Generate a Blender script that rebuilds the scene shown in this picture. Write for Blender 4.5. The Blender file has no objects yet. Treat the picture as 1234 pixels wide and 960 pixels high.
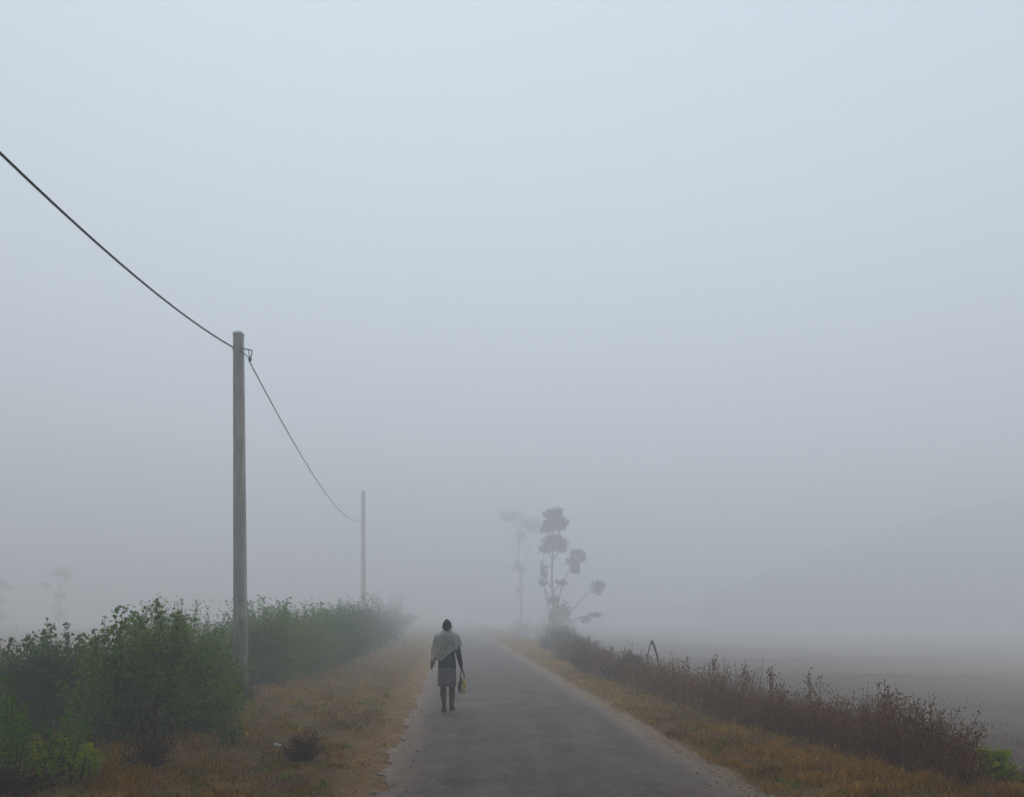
import bpy, bmesh, math, random
import numpy as np
from mathutils import Vector, Matrix

R = math.radians
rng = np.random.default_rng(11)
random.seed(11)
sc = bpy.context.scene
COL = sc.collection
D = bpy.data

# ------------------------------------------------------------------ tagging
def tag(o, label=None, cat=None, group=None, kind=None):
    if label: o['label'] = label
    if cat: o['category'] = cat
    if group: o['group'] = group
    if kind: o['kind'] = kind
    return o

def empty(name, loc, rz=0.0):
    o = D.objects.new(name, None)
    o.empty_display_size = 0.2
    COL.objects.link(o)
    o.location = loc
    o.rotation_euler = (0, 0, rz)
    return o

def link_mesh(name, me, mat=None, parent=None, smooth=True):
    o = D.objects.new(name, me)
    COL.objects.link(o)
    if mat: me.materials.append(mat)
    if parent: o.parent = parent
    if smooth and len(me.polygons):
        me.polygons.foreach_set('use_smooth', np.ones(len(me.polygons), dtype=bool))
    return o

def copy_tree(o, parent=None):
    c = o.copy(); COL.objects.link(c)
    if parent: c.parent = parent
    for ch in o.children:
        copy_tree(ch, c)
    return c

# ------------------------------------------------------------------ mesh collector (numpy, mixed tris / quads)
class MB:
    def __init__(s):
        s.v = []; s.f = []; s.n = 0
    def add(s, v, faces):
        v = np.asarray(v, float).reshape(-1, 3)
        s.v.append(v)
        s.f.append((np.asarray(faces, int) + s.n))
        s.n += len(v)
    def tube(s, pts, rad, k=6, cap=True):
        pts = np.asarray(pts, float); rad = np.broadcast_to(np.asarray(rad, float), (len(pts),))
        t = np.gradient(pts, axis=0); t /= np.linalg.norm(t, axis=1)[:, None] + 1e-9
        ref = np.array([0.3, 0.9, 0.2]) if abs(t[0][2]) > .8 else np.array([0, 0, 1.])
        a = np.cross(t, ref); a /= np.linalg.norm(a, axis=1)[:, None] + 1e-9
        b = np.cross(t, a)
        ang = np.arange(k) * 2 * math.pi / k
        ring = (pts[:, None, :] + rad[:, None, None] * (np.cos(ang)[None, :, None] * a[:, None, :] + np.sin(ang)[None, :, None] * b[:, None, :]))
        n = len(pts)
        i, j = np.meshgrid(np.arange(n - 1), np.arange(k), indexing='ij')
        j2 = (j + 1) % k
        q = np.stack([i * k + j, i * k + j2, (i + 1) * k + j2, (i + 1) * k + j], -1).reshape(-1, 4)
        s.add(ring.reshape(-1, 3), q)
        if cap:
            for base in (0, (n - 1) * k):
                c = ring[0 if base == 0 else -1].mean(0)
                v = np.vstack([ring[0 if base == 0 else -1], c[None]])
                fs = [[jj, (jj + 1) % k, k] for jj in range(k)]
                s.add(v, fs)
    def build(s, name, mat=None, parent=None, smooth=True):
        me = D.meshes.new(name)
        V = np.concatenate(s.v)
        tot = sum(len(f) for f in s.f)
        loops = np.concatenate([f.reshape(-1) for f in s.f])
        sizes = np.concatenate([np.full(len(f), f.shape[1]) for f in s.f])
        starts = np.concatenate([[0], np.cumsum(sizes)[:-1]])
        me.vertices.add(len(V)); me.vertices.foreach_set('co', V.reshape(-1))
        me.loops.add(len(loops)); me.loops.foreach_set('vertex_index', loops.astype(np.int32))
        me.polygons.add(tot)
        me.polygons.foreach_set('loop_start', starts.astype(np.int32))
        me.polygons.foreach_set('loop_total', sizes.astype(np.int32))
        me.update(calc_edges=True); me.validate()
        return link_mesh(name, me, mat, parent, smooth)

def unit(v):
    return v / (np.linalg.norm(v, axis=-1, keepdims=True) + 1e-9)

def leaves(mb, pos, axis, length, width, droop=.0):
    """folded leaf, 4 verts + 2 tris each; axis = direction of the leaf"""
    n = len(pos)
    axis = unit(axis)
    rnd = rng.normal(size=(n, 3))
    side = unit(np.cross(axis, rnd))
    nrm = np.cross(side, axis)
    L = (length * rng.uniform(.65, 1.3, n))[:, None]
    W = L * width * rng.uniform(.8, 1.2, n)[:, None]
    base = pos
    mid = pos + axis * L * .45
    l = mid + side * W * .5 + nrm * W * .18
    r = mid - side * W * .5 + nrm * W * .18
    tip = pos + axis * L - np.array([0, 0, 1.]) * L * droop
    V = np.stack([base, l, tip, r], 1).reshape(-1, 3)
    i = np.arange(n)[:, None] * 4
    F = np.concatenate([i + np.array([[0, 2, 1]]), i + np.array([[0, 3, 2]])])
    mb.add(V, F)

# ------------------------------------------------------------------ materials
def new_mat(name):
    m = D.materials.new(name); m.use_nodes = True
    nt = m.node_tree
    for n in list(nt.nodes): nt.nodes.remove(n)
    out = nt.nodes.new('ShaderNodeOutputMaterial')
    return m, nt, out

def nd(nt, t, **kw):
    n = nt.nodes.new(t)
    for k, v in kw.items(): setattr(n, k, v)
    return n

def ramp(nt, fac, stops):
    r = nd(nt, 'ShaderNodeValToRGB')
    e = r.color_ramp.elements
    while len(e) < len(stops): e.new(.5)
    for i, (p, c) in enumerate(stops):
        e[i].position = p; e[i].color = (*c, 1) if len(c) == 3 else c
    nt.links.new(fac, r.inputs[0])
    return r.outputs[0]

def noise(nt, vec, scale, detail=4, rough=.55):
    n = nd(nt, 'ShaderNodeTexNoise')
    n.inputs['Scale'].default_value = scale; n.inputs['Detail'].default_value = detail
    n.inputs['Roughness'].default_value = rough
    if vec is not None: nt.links.new(vec, n.inputs['Vector'])
    return n.outputs[0]

def math_n(nt, op, a, b=None, clamp=False):
    n = nd(nt, 'ShaderNodeMath', operation=op); n.use_clamp = clamp
    for i, x in enumerate((a, b)):
        if x is None: continue
        if isinstance(x, (int, float)): n.inputs[i].default_value = x
        else: nt.links.new(x, n.inputs[i])
    return n.outputs[0]

def mixc(nt, fac, a, b, mode='MIX'):
    n = nd(nt, 'ShaderNodeMix', data_type='RGBA', blend_type=mode)
    for idx, x in ((0, fac), (6, a), (7, b)):
        if isinstance(x, (int, float)): n.inputs[idx].default_value = x
        elif isinstance(x, tuple): n.inputs[idx].default_value = (*x, 1)
        else: nt.links.new(x, n.inputs[idx])
    return n.outputs[2]

def pr(nt, out, col, rough=.8, bump=None, bdist=.01, spec=.3):
    p = nd(nt, 'ShaderNodeBsdfPrincipled')
    if isinstance(col, tuple): p.inputs['Base Color'].default_value = (*col, 1)
    else: nt.links.new(col, p.inputs['Base Color'])
    if isinstance(rough, (int, float)): p.inputs['Roughness'].default_value = rough
    else: nt.links.new(rough, p.inputs['Roughness'])
    p.inputs['Specular IOR Level'].default_value = spec
    if bump is not None:
        b = nd(nt, 'ShaderNodeBump'); b.inputs['Distance'].default_value = bdist
        nt.links.new(bump, b.inputs['Height']); nt.links.new(b.outputs[0], p.inputs['Normal'])
    nt.links.new(p.outputs[0], out.inputs[0])
    return p

def objco(nt): return nd(nt, 'ShaderNodeTexCoord').outputs['Object']

def leaf_mat(name, cols, patch_scale=1.5, transl=.42, rough=.55):
    m, nt, out = new_mat(name)
    isl = nd(nt, 'ShaderNodeNewGeometry').outputs['Random Per Island']
    nz = noise(nt, objco(nt), patch_scale, 3)
    f = math_n(nt, 'ADD', math_n(nt, 'MULTIPLY', isl, .6), math_n(nt, 'MULTIPLY', math_n(nt, 'SUBTRACT', nz, .3), 1.0))
    n = len(cols)
    c = ramp(nt, f, [(i / (n - 1), c) for i, c in enumerate(cols)])
    p = pr(nt, out, c, rough, spec=.25)
    t = nd(nt, 'ShaderNodeBsdfTranslucent'); nt.links.new(c, t.inputs[0])
    mx = nd(nt, 'ShaderNodeMixShader'); mx.inputs[0].default_value = transl
    nt.links.new(p.outputs[0], mx.inputs[1]); nt.links.new(t.outputs[0], mx.inputs[2])
    nt.links.new(mx.outputs[0], out.inputs[0])
    return m

def plain(name, c1, c2, scale=20, rough=.85, bump=.003, spec=.1, detail=5):
    m, nt, out = new_mat(name)
    nz = noise(nt, objco(nt), scale, detail)
    pr(nt, out, ramp(nt, nz, [(.3, c1), (.7, c2)]), rough, nz, bump, spec)
    return m

M = {}
M['leaf_mid'] = leaf_mat('mid_green_leaves', [(.03, .075, .006), (.1, .2, .012), (.2, .27, .018), (.3, .29, .045)])
M['leaf_dark'] = leaf_mat('dark_green_leaves', [(.018, .07, .008), (.045, .13, .014), (.09, .18, .02)])
M['leaf_bright'] = leaf_mat('bright_green_leaves', [(.18, .26, .008), (.33, .42, .014), (.48, .52, .03)])
M['leaf_fresh'] = leaf_mat('fresh_green_leaves', [(.03, .085, .008), (.08, .19, .012), (.15, .27, .018), (.24, .33, .03)], 2.5)
M['leaf_dull'] = leaf_mat('dull_green_leaves', [(.03, .045, .014), (.06, .08, .022), (.11, .1, .035)])
M['leaf_tree'] = leaf_mat('tree_leaves', [(.015, .025, .014), (.03, .042, .02)])
M['leaf_brown'] = leaf_mat('dry_brown_leaves', [(.04, .02, .011), (.075, .04, .021), (.12, .07, .035)], 2.5, .2, .8)
M['weed'] = leaf_mat('dry_weeds', [(.1, .036, .012), (.19, .078, .026), (.29, .135, .04), (.4, .22, .07)], 1.6, .2, .8)
M['scrub'] = leaf_mat('dull_scrub', [(.055, .034, .014), (.11, .07, .03), (.17, .11, .045)], 1.6, .2, .8)
M['stem'] = plain('twig_bark', (.04, .028, .018), (.1, .07, .045), 30)
M['bark'] = plain('tree_bark', (.035, .03, .025), (.1, .085, .07), 12)

# grass
def grass_mat(name, stops):
    m, nt, out = new_mat(name)
    isl = nd(nt, 'ShaderNodeNewGeometry').outputs['Random Per Island']
    oc = objco(nt)
    n1 = noise(nt, oc, .55, 4); n2 = noise(nt, oc, 2.3, 3)
    f = math_n(nt, 'ADD', math_n(nt, 'MULTIPLY', n1, .75), math_n(nt, 'MULTIPLY', n2, .35))
    c = ramp(nt, f, stops)
    c2 = ramp(nt, isl, [(0, (.75, .75, .72)), (.5, (1.1, 1.1, 1.1)), (1, (1.5, 1.38, 1.2))])
    c = mixc(nt, 1.0, c, c2, 'MULTIPLY')
    p = pr(nt, out, c, .8, spec=.15)
    return m
M['grass'] = grass_mat('golden_grass', [(.36, (.2, .13, .012)), (.47, (.34, .19, .018)), (.57, (.48, .27, .03)), (.7, (.58, .35, .055))])
M['grass_left'] = grass_mat('brown_olive_grass', [(.34, (.12, .11, .01)), (.46, (.22, .145, .014)), (.58, (.36, .2, .022)), (.7, (.56, .32, .045))])
M['stubble'] = leaf_mat('dry_stubble', [(.09, .055, .025), (.17, .105, .045), (.26, .17, .075)], .8, .15, .8)

# ------------------------------------------------------------------ terrain functions
CAMZ = 1.8
def xc(y): return .5 - .075 * (np.asarray(y, float) - 7.84)
HW = 1.87
def sstep(a, b, x):
    t = np.clip((x - a) / (b - a), 0, 1); return t * t * (3 - 2 * t)
def vnoise(x, y, s=0):
    return (np.sin(x * 1.3 + y * .7 + s) + np.sin(x * .6 - y * 1.7 + 2.1 + s) + np.sin(x * 2.9 + y * 2.3 + s * 2) * .5) / 2.5
def edgeR(y):  # offset of the tarmac's broken right edge
    y = np.asarray(y, float)
    return .05 * np.sin(y * 2.1) + .045 * np.sin(y * 5.3 + 1) + .03 * np.sin(y * 11.7 + 2) + .02 * np.sin(y * 23.1)
def edgeL(y):
    y = np.asarray(y, float)
    return .05 * np.sin(y * 1.7 + 3) + .04 * np.sin(y * 4.3 + .4) + .03 * np.sin(y * 9.7) + .02 * np.sin(y * 21.3)
def H(x, y):
    x = np.asarray(x, float); y = np.asarray(y, float)
    lat = x - xc(y)
    a = np.abs(lat)
    off = sstep(HW + .1, HW + 1.0, a)
    h = off * (.035 + .035 * vnoise(x * 1.2, y * 1.2) + .02 * vnoise(x * 4, y * 4, 1))
    h = h - .85 * sstep(4.6, 8.5, lat) + sstep(7, 12, lat) * .12 * vnoise(x * .25, y * .25, 4)
    h = h - .35 * sstep(6.5, 11, -lat)
    for b_ in (15.5, 23.0, 33.0, 46.0):      # low earth bunds across the field
        h = h + .16 * np.exp(-((y - b_ + .3 * np.sin(x * .5)) / .55) ** 2) * sstep(7, 9, lat)
    return h - (1 - off) * .012

# ground sheet, laid out along the road so that its UVs are (sideways distance, distance along)
def grid_axis(parts):
    out = []
    for a, b, st in parts: out += list(np.arange(a, b, st))
    return np.array(out + [parts[-1][1]])
ys = grid_axis([(-60, -10, 10), (-10, 2, 1), (2, 22, .2), (22, 50, .6), (50, 110, 3), (110, 395, 15)])
ls_ = grid_axis([(-340, -30, 10), (-30, -9, 1.2), (-9, -1.4, .2), (-1.4, 1.4, .7), (1.4, 9, .2), (9, 30, 1.2), (30, 340, 10)])
Lg, Yg = np.meshgrid(ls_, ys)
Xg = Lg + xc(Yg)
Zg = H(Xg, Yg)
mb = MB()
nx = len(ls_); ny = len(ys)
ii, jj = np.meshgrid(np.arange(ny - 1), np.arange(nx - 1), indexing='ij')
F = np.stack([ii * nx + jj, ii * nx + jj + 1, (ii + 1) * nx + jj + 1, (ii + 1) * nx + jj], -1).reshape(-1, 4)
mb.add(np.stack([Xg, Yg, Zg], -1).reshape(-1, 3), F)

m, nt, out = new_mat('verge_and_field')
uv = nd(nt, 'ShaderNodeUVMap', uv_map='lane').outputs[0]
oc = objco(nt)
sep = nd(nt, 'ShaderNodeSeparateXYZ'); nt.links.new(uv, sep.inputs[0])
lat = sep.outputs[0]
n1 = noise(nt, oc, .5, 5); n2 = noise(nt, oc, 3.0, 5); n3 = noise(nt, oc, 28, 4); n4 = noise(nt, oc, 1.3, 6, .65)
soil = ramp(nt, n4, [(.3, (.06, .034, .013)), (.5, (.12, .068, .024)), (.68, (.19, .11, .042))])
dry = ramp(nt, n2, [(.3, (.1, .07, .016)), (.55, (.18, .11, .026)), (.75, (.26, .16, .04))])
base = mixc(nt, ramp(nt, n1, [(.4, (0, 0, 0)), (.6, (1, 1, 1))]), soil, dry)
field = ramp(nt, n4, [(.3, (.26, .21, .17)), (.55, (.34, .28, .23)), (.75, (.4, .33, .27))])  # far field colour, paled to paint in the fading into fog
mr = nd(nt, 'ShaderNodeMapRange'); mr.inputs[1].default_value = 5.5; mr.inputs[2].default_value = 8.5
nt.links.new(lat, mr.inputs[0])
haze_fade = nd(nt, 'ShaderNodeMapRange'); haze_fade.inputs[1].default_value = 8; haze_fade.inputs[2].default_value = 30  # paler away from the road: haze put into the field colour
nt.links.new(lat, haze_fade.inputs[0])
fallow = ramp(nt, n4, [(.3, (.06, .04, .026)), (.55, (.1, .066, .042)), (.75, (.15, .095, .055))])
field = mixc(nt, haze_fade.outputs[0], fallow, field)
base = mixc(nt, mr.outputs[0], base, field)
# bare earth beside the tarmac: reddish on the left, sandy on the right, with ragged limits
wob = math_n(nt, 'MULTIPLY', math_n(nt, 'SUBTRACT', n4, .5), 1.6)
dl = math_n(nt, 'ADD', math_n(nt, 'SUBTRACT', math_n(nt, 'MULTIPLY', lat, -1.0), 2.3), wob)
ml = nd(nt, 'ShaderNodeMapRange'); ml.inputs[1].default_value = .25; ml.inputs[2].default_value = -.15
nt.links.new(dl, ml.inputs[0])
isleft = math_n(nt, 'LESS_THAN', lat, 0.0)
earth = ramp(nt, n2, [(.3, (.18, .1, .038)), (.6, (.28, .165, .065)), (.8, (.37, .24, .12))])
base = mixc(nt, math_n(nt, 'MULTIPLY', ml.outputs[0], isleft), base, earth)
dr = math_n(nt, 'ADD', math_n(nt, 'SUBTRACT', lat, 2.12), math_n(nt, 'MULTIPLY', wob, .5))
mrr = nd(nt, 'ShaderNodeMapRange'); mrr.inputs[1].default_value = .08; mrr.inputs[2].default_value = -.05
nt.links.new(dr, mrr.inputs[0])
sand = ramp(nt, n3, [(.3, (.2, .13, .08)), (.55, (.32, .22, .14)), (.72, (.45, .36, .27))])
base = mixc(nt, math_n(nt, 'MULTIPLY', mrr.outputs[0], math_n(nt, 'SUBTRACT', 1.0, isleft)), base, sand)
base = mixc(nt, .6, base, ramp(nt, n3, [(.3, (.6, .6, .6)), (.7, (1.2, 1.2, 1.2))]), 'MULTIPLY')
pr(nt, out, base, .95, math_n(nt, 'ADD', n3, n2), .03, .1)
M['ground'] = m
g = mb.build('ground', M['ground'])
uvl = g.data.uv_layers.new(name='lane')
li = np.empty(len(g.data.loops), np.int32); g.data.loops.foreach_get('vertex_index', li)
UV = np.stack([Lg.reshape(-1), Yg.reshape(-1)], -1)
uvl.data.foreach_set('uv', UV[li].astype(np.float32).reshape(-1))
tag(g, 'brown grassy verges and bare field, its far part paled as painted haze, on both sides of the road', 'ground', kind='structure')

# road
yr = grid_axis([(-55, -4, 5), (-4, 3, .5), (3, 25, .06), (25, 60, .4), (60, 390, 5)])
cross = np.array([-1, -.93, -.8, -.5, 0, .5, .8, .93, 1.0])
T, Yr = np.meshgrid(cross, yr)
Lr = np.where(T < 0, T * (HW + edgeL(Yr)), T * (HW + edgeR(Yr)))
Xr = xc(Yr) + Lr
Zr = .012 + .03 * (1 - T ** 2) + .006 * vnoise(Xr * 1.5, Yr)
Zr = np.where(np.abs(T) == 1, .0, Zr)
mb = MB(); k = len(cross)
ii, jj = np.meshgrid(np.arange(len(yr) - 1), np.arange(k - 1), indexing='ij')
mb.add(np.stack([Xr, Yr, Zr], -1).reshape(-1, 3), np.stack([ii * k + jj, ii * k + jj + 1, (ii + 1) * k + jj + 1, (ii + 1) * k + jj], -1).reshape(-1, 4))
m, nt, out = new_mat('worn_tarmac')
uv = nd(nt, 'ShaderNodeUVMap', uv_map='lane').outputs[0]
sep = nd(nt, 'ShaderNodeSeparateXYZ'); nt.links.new(uv, sep.inputs[0])
lat = sep.outputs[0]; oc = objco(nt)
na = noise(nt, oc, 70, 3, .7); nb = noise(nt, oc, 1.1, 6, .65); nc = noise(nt, oc, 6, 5, .6)
mp = nd(nt, 'ShaderNodeMapping'); mp.inputs['Scale'].default_value = (1.6, .22, 1); nt.links.new(oc, mp.inputs[0])
ns = noise(nt, mp.outputs[0], 1.4, 5, .6)
ng = noise(nt, oc, 17, 5, .75)
na = math_n(nt, 'ADD', math_n(nt, 'MULTIPLY', na, .45), math_n(nt, 'MULTIPLY', ng, .55))
tar = ramp(nt, na, [(.32, (.042, .031, .024)), (.5, (.11, .082, .065)), (.66, (.23, .176, .14))])
tar = mixc(nt, ramp(nt, nb, [(.4, (0, 0, 0)), (.62, (.7, .7, .7))]), tar, (.12, .075, .058))
tar = mixc(nt, ramp(nt, ns, [(.42, (0, 0, 0)), (.62, (.5, .5, .5))]), tar, (.04, .032, .028))
npt = noise(nt, oc, 2.6, 4, .6)
tar = mixc(nt, ramp(nt, npt, [(.6, (0, 0, 0)), (.66, (.5, .5, .5))]), tar, (.16, .125, .105))
vc = nd(nt, 'ShaderNodeTexVoronoi', feature='DISTANCE_TO_EDGE'); vc.inputs['Scale'].default_value = 1.3
wv = nd(nt, 'ShaderNodeVectorMath', operation='MULTIPLY_ADD'); nt.links.new(noise(nt, oc, 3.5, 4), wv.inputs[0]); wv.inputs[1].default_value = (.5, .5, .5); nt.links.new(oc, wv.inputs[2])
nt.links.new(wv.outputs[0], vc.inputs['Vector'])
crk = math_n(nt, 'MULTIPLY', ramp(nt, vc.outputs[0], [(.006, (1, 1, 1)), (.022, (0, 0, 0))]), ramp(nt, nb, [(.45, (0, 0, 0)), (.6, (.75, .75, .75))]))
tar = mixc(nt, crk, tar, (.016, .014, .013))
ab = math_n(nt, 'ABSOLUTE', lat)
ed = math_n(nt, 'ADD', ab, math_n(nt, 'ADD', math_n(nt, 'MULTIPLY', math_n(nt, 'SUBTRACT', nb, .5), 1.1), math_n(nt, 'MULTIPLY', math_n(nt, 'SUBTRACT', nc, .5), .6)))
me_ = nd(nt, 'ShaderNodeMapRange'); me_.inputs[1].default_value = 1.45; me_.inputs[2].default_value = 2.0
nt.links.new(ed, me_.inputs[0])
dust = ramp(nt, na, [(.35, (.17, .115, .08)), (.55, (.3, .215, .155)), (.68, (.45, .36, .28))])
tar = mixc(nt, math_n(nt, 'MULTIPLY', me_.outputs[0], .9), tar, dust)
tar = mixc(nt, .25, tar, ramp(nt, nc, [(.3, (.6, .6, .6)), (.5, (1, 1, 1)), (.7, (1.4, 1.38, 1.35))]), 'MULTIPLY')
pr(nt, out, tar, ramp(nt, nb, [(.3, (.6, .6, .6)), (.7, (.85, .85, .85))]), math_n(nt, 'ADD', na, math_n(nt, 'MULTIPLY', nc, .5)), .012, .3)
M['road'] = m
rd = mb.build('road', M['road'])
uvl = rd.data.uv_layers.new(name='lane')
li = np.empty(len(rd.data.loops), np.int32); rd.data.loops.foreach_get('vertex_index', li)
UV = np.stack([Lr.reshape(-1), Yr.reshape(-1)], -1)
uvl.data.foreach_set('uv', UV[li].astype(np.float32).reshape(-1))
tag(rd, 'narrow grey tarmac road with crumbling sandy edges', 'road', kind='structure')

# far wooded hillside on the right, hardly seen through the fog
hx, hy = np.meshgrid(np.linspace(0, 1, 90), np.linspace(0, 1, 50))
wx = 42 + hx * 230; wy = 140 + hy * 100 - hx * 18
prof = sstep(-.12, .42, hx) * (1 - .35 * sstep(.6, 1, hx))
rise = sstep(0, .55, hy)
wz = -1.2 + 33 * prof * rise + prof * rise * (1.1 * vnoise(wx * .25, wy * .3) + .9 * vnoise(wx * .7, wy * .8, 3))
mb = MB(); ii, jj = np.meshgrid(np.arange(49), np.arange(89), indexing='ij')
mb.add(np.stack([wx, wy, wz], -1).reshape(-1, 3), np.stack([ii * 90 + jj, ii * 90 + jj + 1, (ii + 1) * 90 + jj + 1, (ii + 1) * 90 + jj], -1).reshape(-1, 4))
M['hill'] = plain('dry_hillside', (.06, .058, .045), (.12, .11, .085), .12, .95, .2)
tag(mb.build('hill', M['hill']), 'hillside hardly visible in the fog on the right', 'hill', kind='structure')

# ------------------------------------------------------------------ grass blades (stuff)
def blades(mb, x, y, h, wd, lean=.5):
    n = len(x)
    z = H(x, y) - .01
    a = rng.uniform(0, 2 * math.pi, n)
    dx, dy = np.cos(a), np.sin(a)
    w = wd * rng.uniform(.7, 1.3, n)
    ln = h * lean * rng.uniform(.2, 1.3, n)
    b = rng.uniform(0, 2 * math.pi, n)
    lx, ly = np.cos(b) * ln, np.sin(b) * ln
    p0 = np.stack([x - dx * w, y - dy * w, z], -1)
    p1 = np.stack([x + dx * w, y + dy * w, z], -1)
    m0 = np.stack([x + lx * .35 - dx * w * .7, y + ly * .35 - dy * w * .7, z + h * .6], -1)
    m1 = np.stack([x + lx * .35 + dx * w * .7, y + ly * .35 + dy * w * .7, z + h * .6], -1)
    tp = np.stack([x + lx, y + ly, z + h], -1)
    i = np.arange(n)[:, None] * 5
    mb.add(np.stack([p0, p1, m1, m0, tp], 1).reshape(-1, 3), i + np.array([[0, 1, 2, 3]]))
    mb.f.append(i + (mb.n - 5 * n) + np.array([[3, 2, 4]]))

def scatter_d(n, d0, d1):
    u = rng.uniform(0, 1, n)
    return 1 / (1 / d0 + u * (1 / d1 - 1 / d0))     # density falls as 1/d^2
def patchy(x, y, thr, s=0):
    v = vnoise(x * 2.2, y * 2.2, s) * .6 + vnoise(x * 6, y * 6, s + 1) * .4
    return v + rng.uniform(-.5, .5, len(x)) > thr

mb = MB()
# left verge
n = 120000
y = scatter_d(n, 5.2, 55)
lat = -rng.uniform(HW + .12, 7.5, n)
x = xc(y) + lat
keep = patchy(x, y, -.15) & (rng.uniform(0, 1, n) < np.clip((-lat - HW) / .9, .05, 1))
x, y, lat = x[keep], y[keep], lat[keep]
h = rng.uniform(.025, .075, len(x)) * np.clip(.5 + (-lat - HW) * .35, .5, 1.8) * (1 + .5 * vnoise(x * 1.1, y * 1.1, 7))
blades(mb, x, y, h * (.5 + 1.15 * np.clip(vnoise(x * 5.3, y * 5.1, 6) + .25, 0, 1.3)), .004 + y * .00032, .8)
tag(mb.build('grass', M['grass_left'], smooth=False), 'short brown and olive grass on the left road verge', 'grass', kind='stuff')
mb = MB()
n = 420
y = scatter_d(n, 6, 24); lat = np.where(rng.uniform(0, 1, n) < .72, -rng.uniform(2.4, 5.6, n), rng.uniform(2.3, 4.6, n)); x = xc(y) + lat
kk = patchy(x, y, .0, 12); x, y = x[kk], y[kk]
for px_, py_ in zip(x, y):
    m_ = rng.integers(6, 16); v = rng.normal(0, 1, (m_, 3)); v[:, 2] = np.abs(v[:, 2]) * .6
    leaves(mb, np.array([px_, py_, float(H(px_, py_))]) + v * np.array([.02, .02, .01]), v + np.array([0, 0, .35]), rng.uniform(.04, .075), .45, .15)
tag(mb.build('low_weeds', M['leaf_mid'], smooth=False), 'low green weeds scattered in the grass of both verges', 'weeds', kind='stuff')
mb = MB()
n = 900
y = scatter_d(n, 6, 20); lat = np.where(rng.uniform(0, 1, n) < .6, -rng.uniform(1.4, 5.0, n), rng.uniform(1.5, 4.3, n)); x = xc(y) + lat
z = np.where(np.abs(lat) < 1.8, .035, H(x, y) + .04)
v = rng.normal(0, 1, (n, 3)); v[:, 2] *= .25
leaves(mb, np.stack([x, y, z], -1), v, .03, .5, .05)
tag(mb.build('fallen_leaves', M['stubble'], smooth=False), 'dry leaves and straw bits fallen on the verges and road edges', 'leaf litter', kind='stuff')
mb = MB()
# right verge
n = 100000
y = scatter_d(n, 5.2, 60)
lat = rng.uniform(HW + .22, 5.6, n)
x = xc(y) + lat
keep = patchy(x, y, -.35, 3) & (rng.uniform(0, 1, n) < np.clip((lat - HW - .1) / .35, .02, 1))
x, y, lat = x[keep], y[keep], lat[keep]
h = rng.uniform(.03, .085, len(x)) * np.clip(.7 + (lat - HW) * .3, .6, 1.8) * (1 + .5 * vnoise(x * 1.1, y * 1.1, 2))
blades(mb, x, y, h * (.5 + 1.15 * np.clip(vnoise(x * 5.3, y * 5.1, 6) + .25, 0, 1.3)), .004 + y * .00032, .8)
gr = mb.build('grass', M['grass'], smooth=False)
tag(gr, 'short dry golden grass on the right road verge', 'grass', kind='stuff')
# field
mb = MB()
n = 45000
y = scatter_d(n, 6.5, 40); lat = 4.9 + rng.exponential(2.6, n); x = xc(y) + lat
keep = patchy(x, y, .1, 5); x, y = x[keep], y[keep]
blades(mb, x, y, rng.uniform(.04, .13, len(x)), .005 + y * .0004, .9)
tag(mb.build('stubble', M['stubble'], smooth=False), 'sparse dry stubble on the field beyond the weeds', 'stubble', kind='stuff')

# loose gravel along the tarmac edges
def pebble(mb, x, y, z, r):
    n = len(x)
    base = np.array([[1, 0, 0], [-.5, .87, 0], [-.5, -.87, 0], [.2, .1, .8], [0, 0, -.5]], float)
    V = base[None] * r[:, None, None] * rng.uniform(.6, 1.3, (n, 5, 3)) + np.stack([x, y, z], -1)[:, None]
    i = np.arange(n)[:, None] * 5
    F = np.concatenate([i + np.array([f]) for f in ([0, 1, 3], [1, 2, 3], [2, 0, 3], [1, 0, 4], [2, 1, 4], [0, 2, 4])])
    mb.add(V.reshape(-1, 3), F)
mb = MB()
n = 5000
y = scatter_d(n, 5.5, 30)
sd = rng.choice([-1, 1], n)
lat = np.where(sd > 0, HW + np.abs(rng.normal(.02, .16, n)), -HW - np.abs(rng.normal(.05, .3, n)))
x = xc(y) + lat
pebble(mb, x, y, H(x, y) + .006, rng.uniform(.004, .013, n))
M['stone'] = plain('pale_stone', (.24, .19, .14), (.48, .42, .34), 14)
tag(mb.build('gravel', M['stone'], smooth=False), 'pale loose gravel along the broken road edges', 'gravel', kind='stuff')

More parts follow.
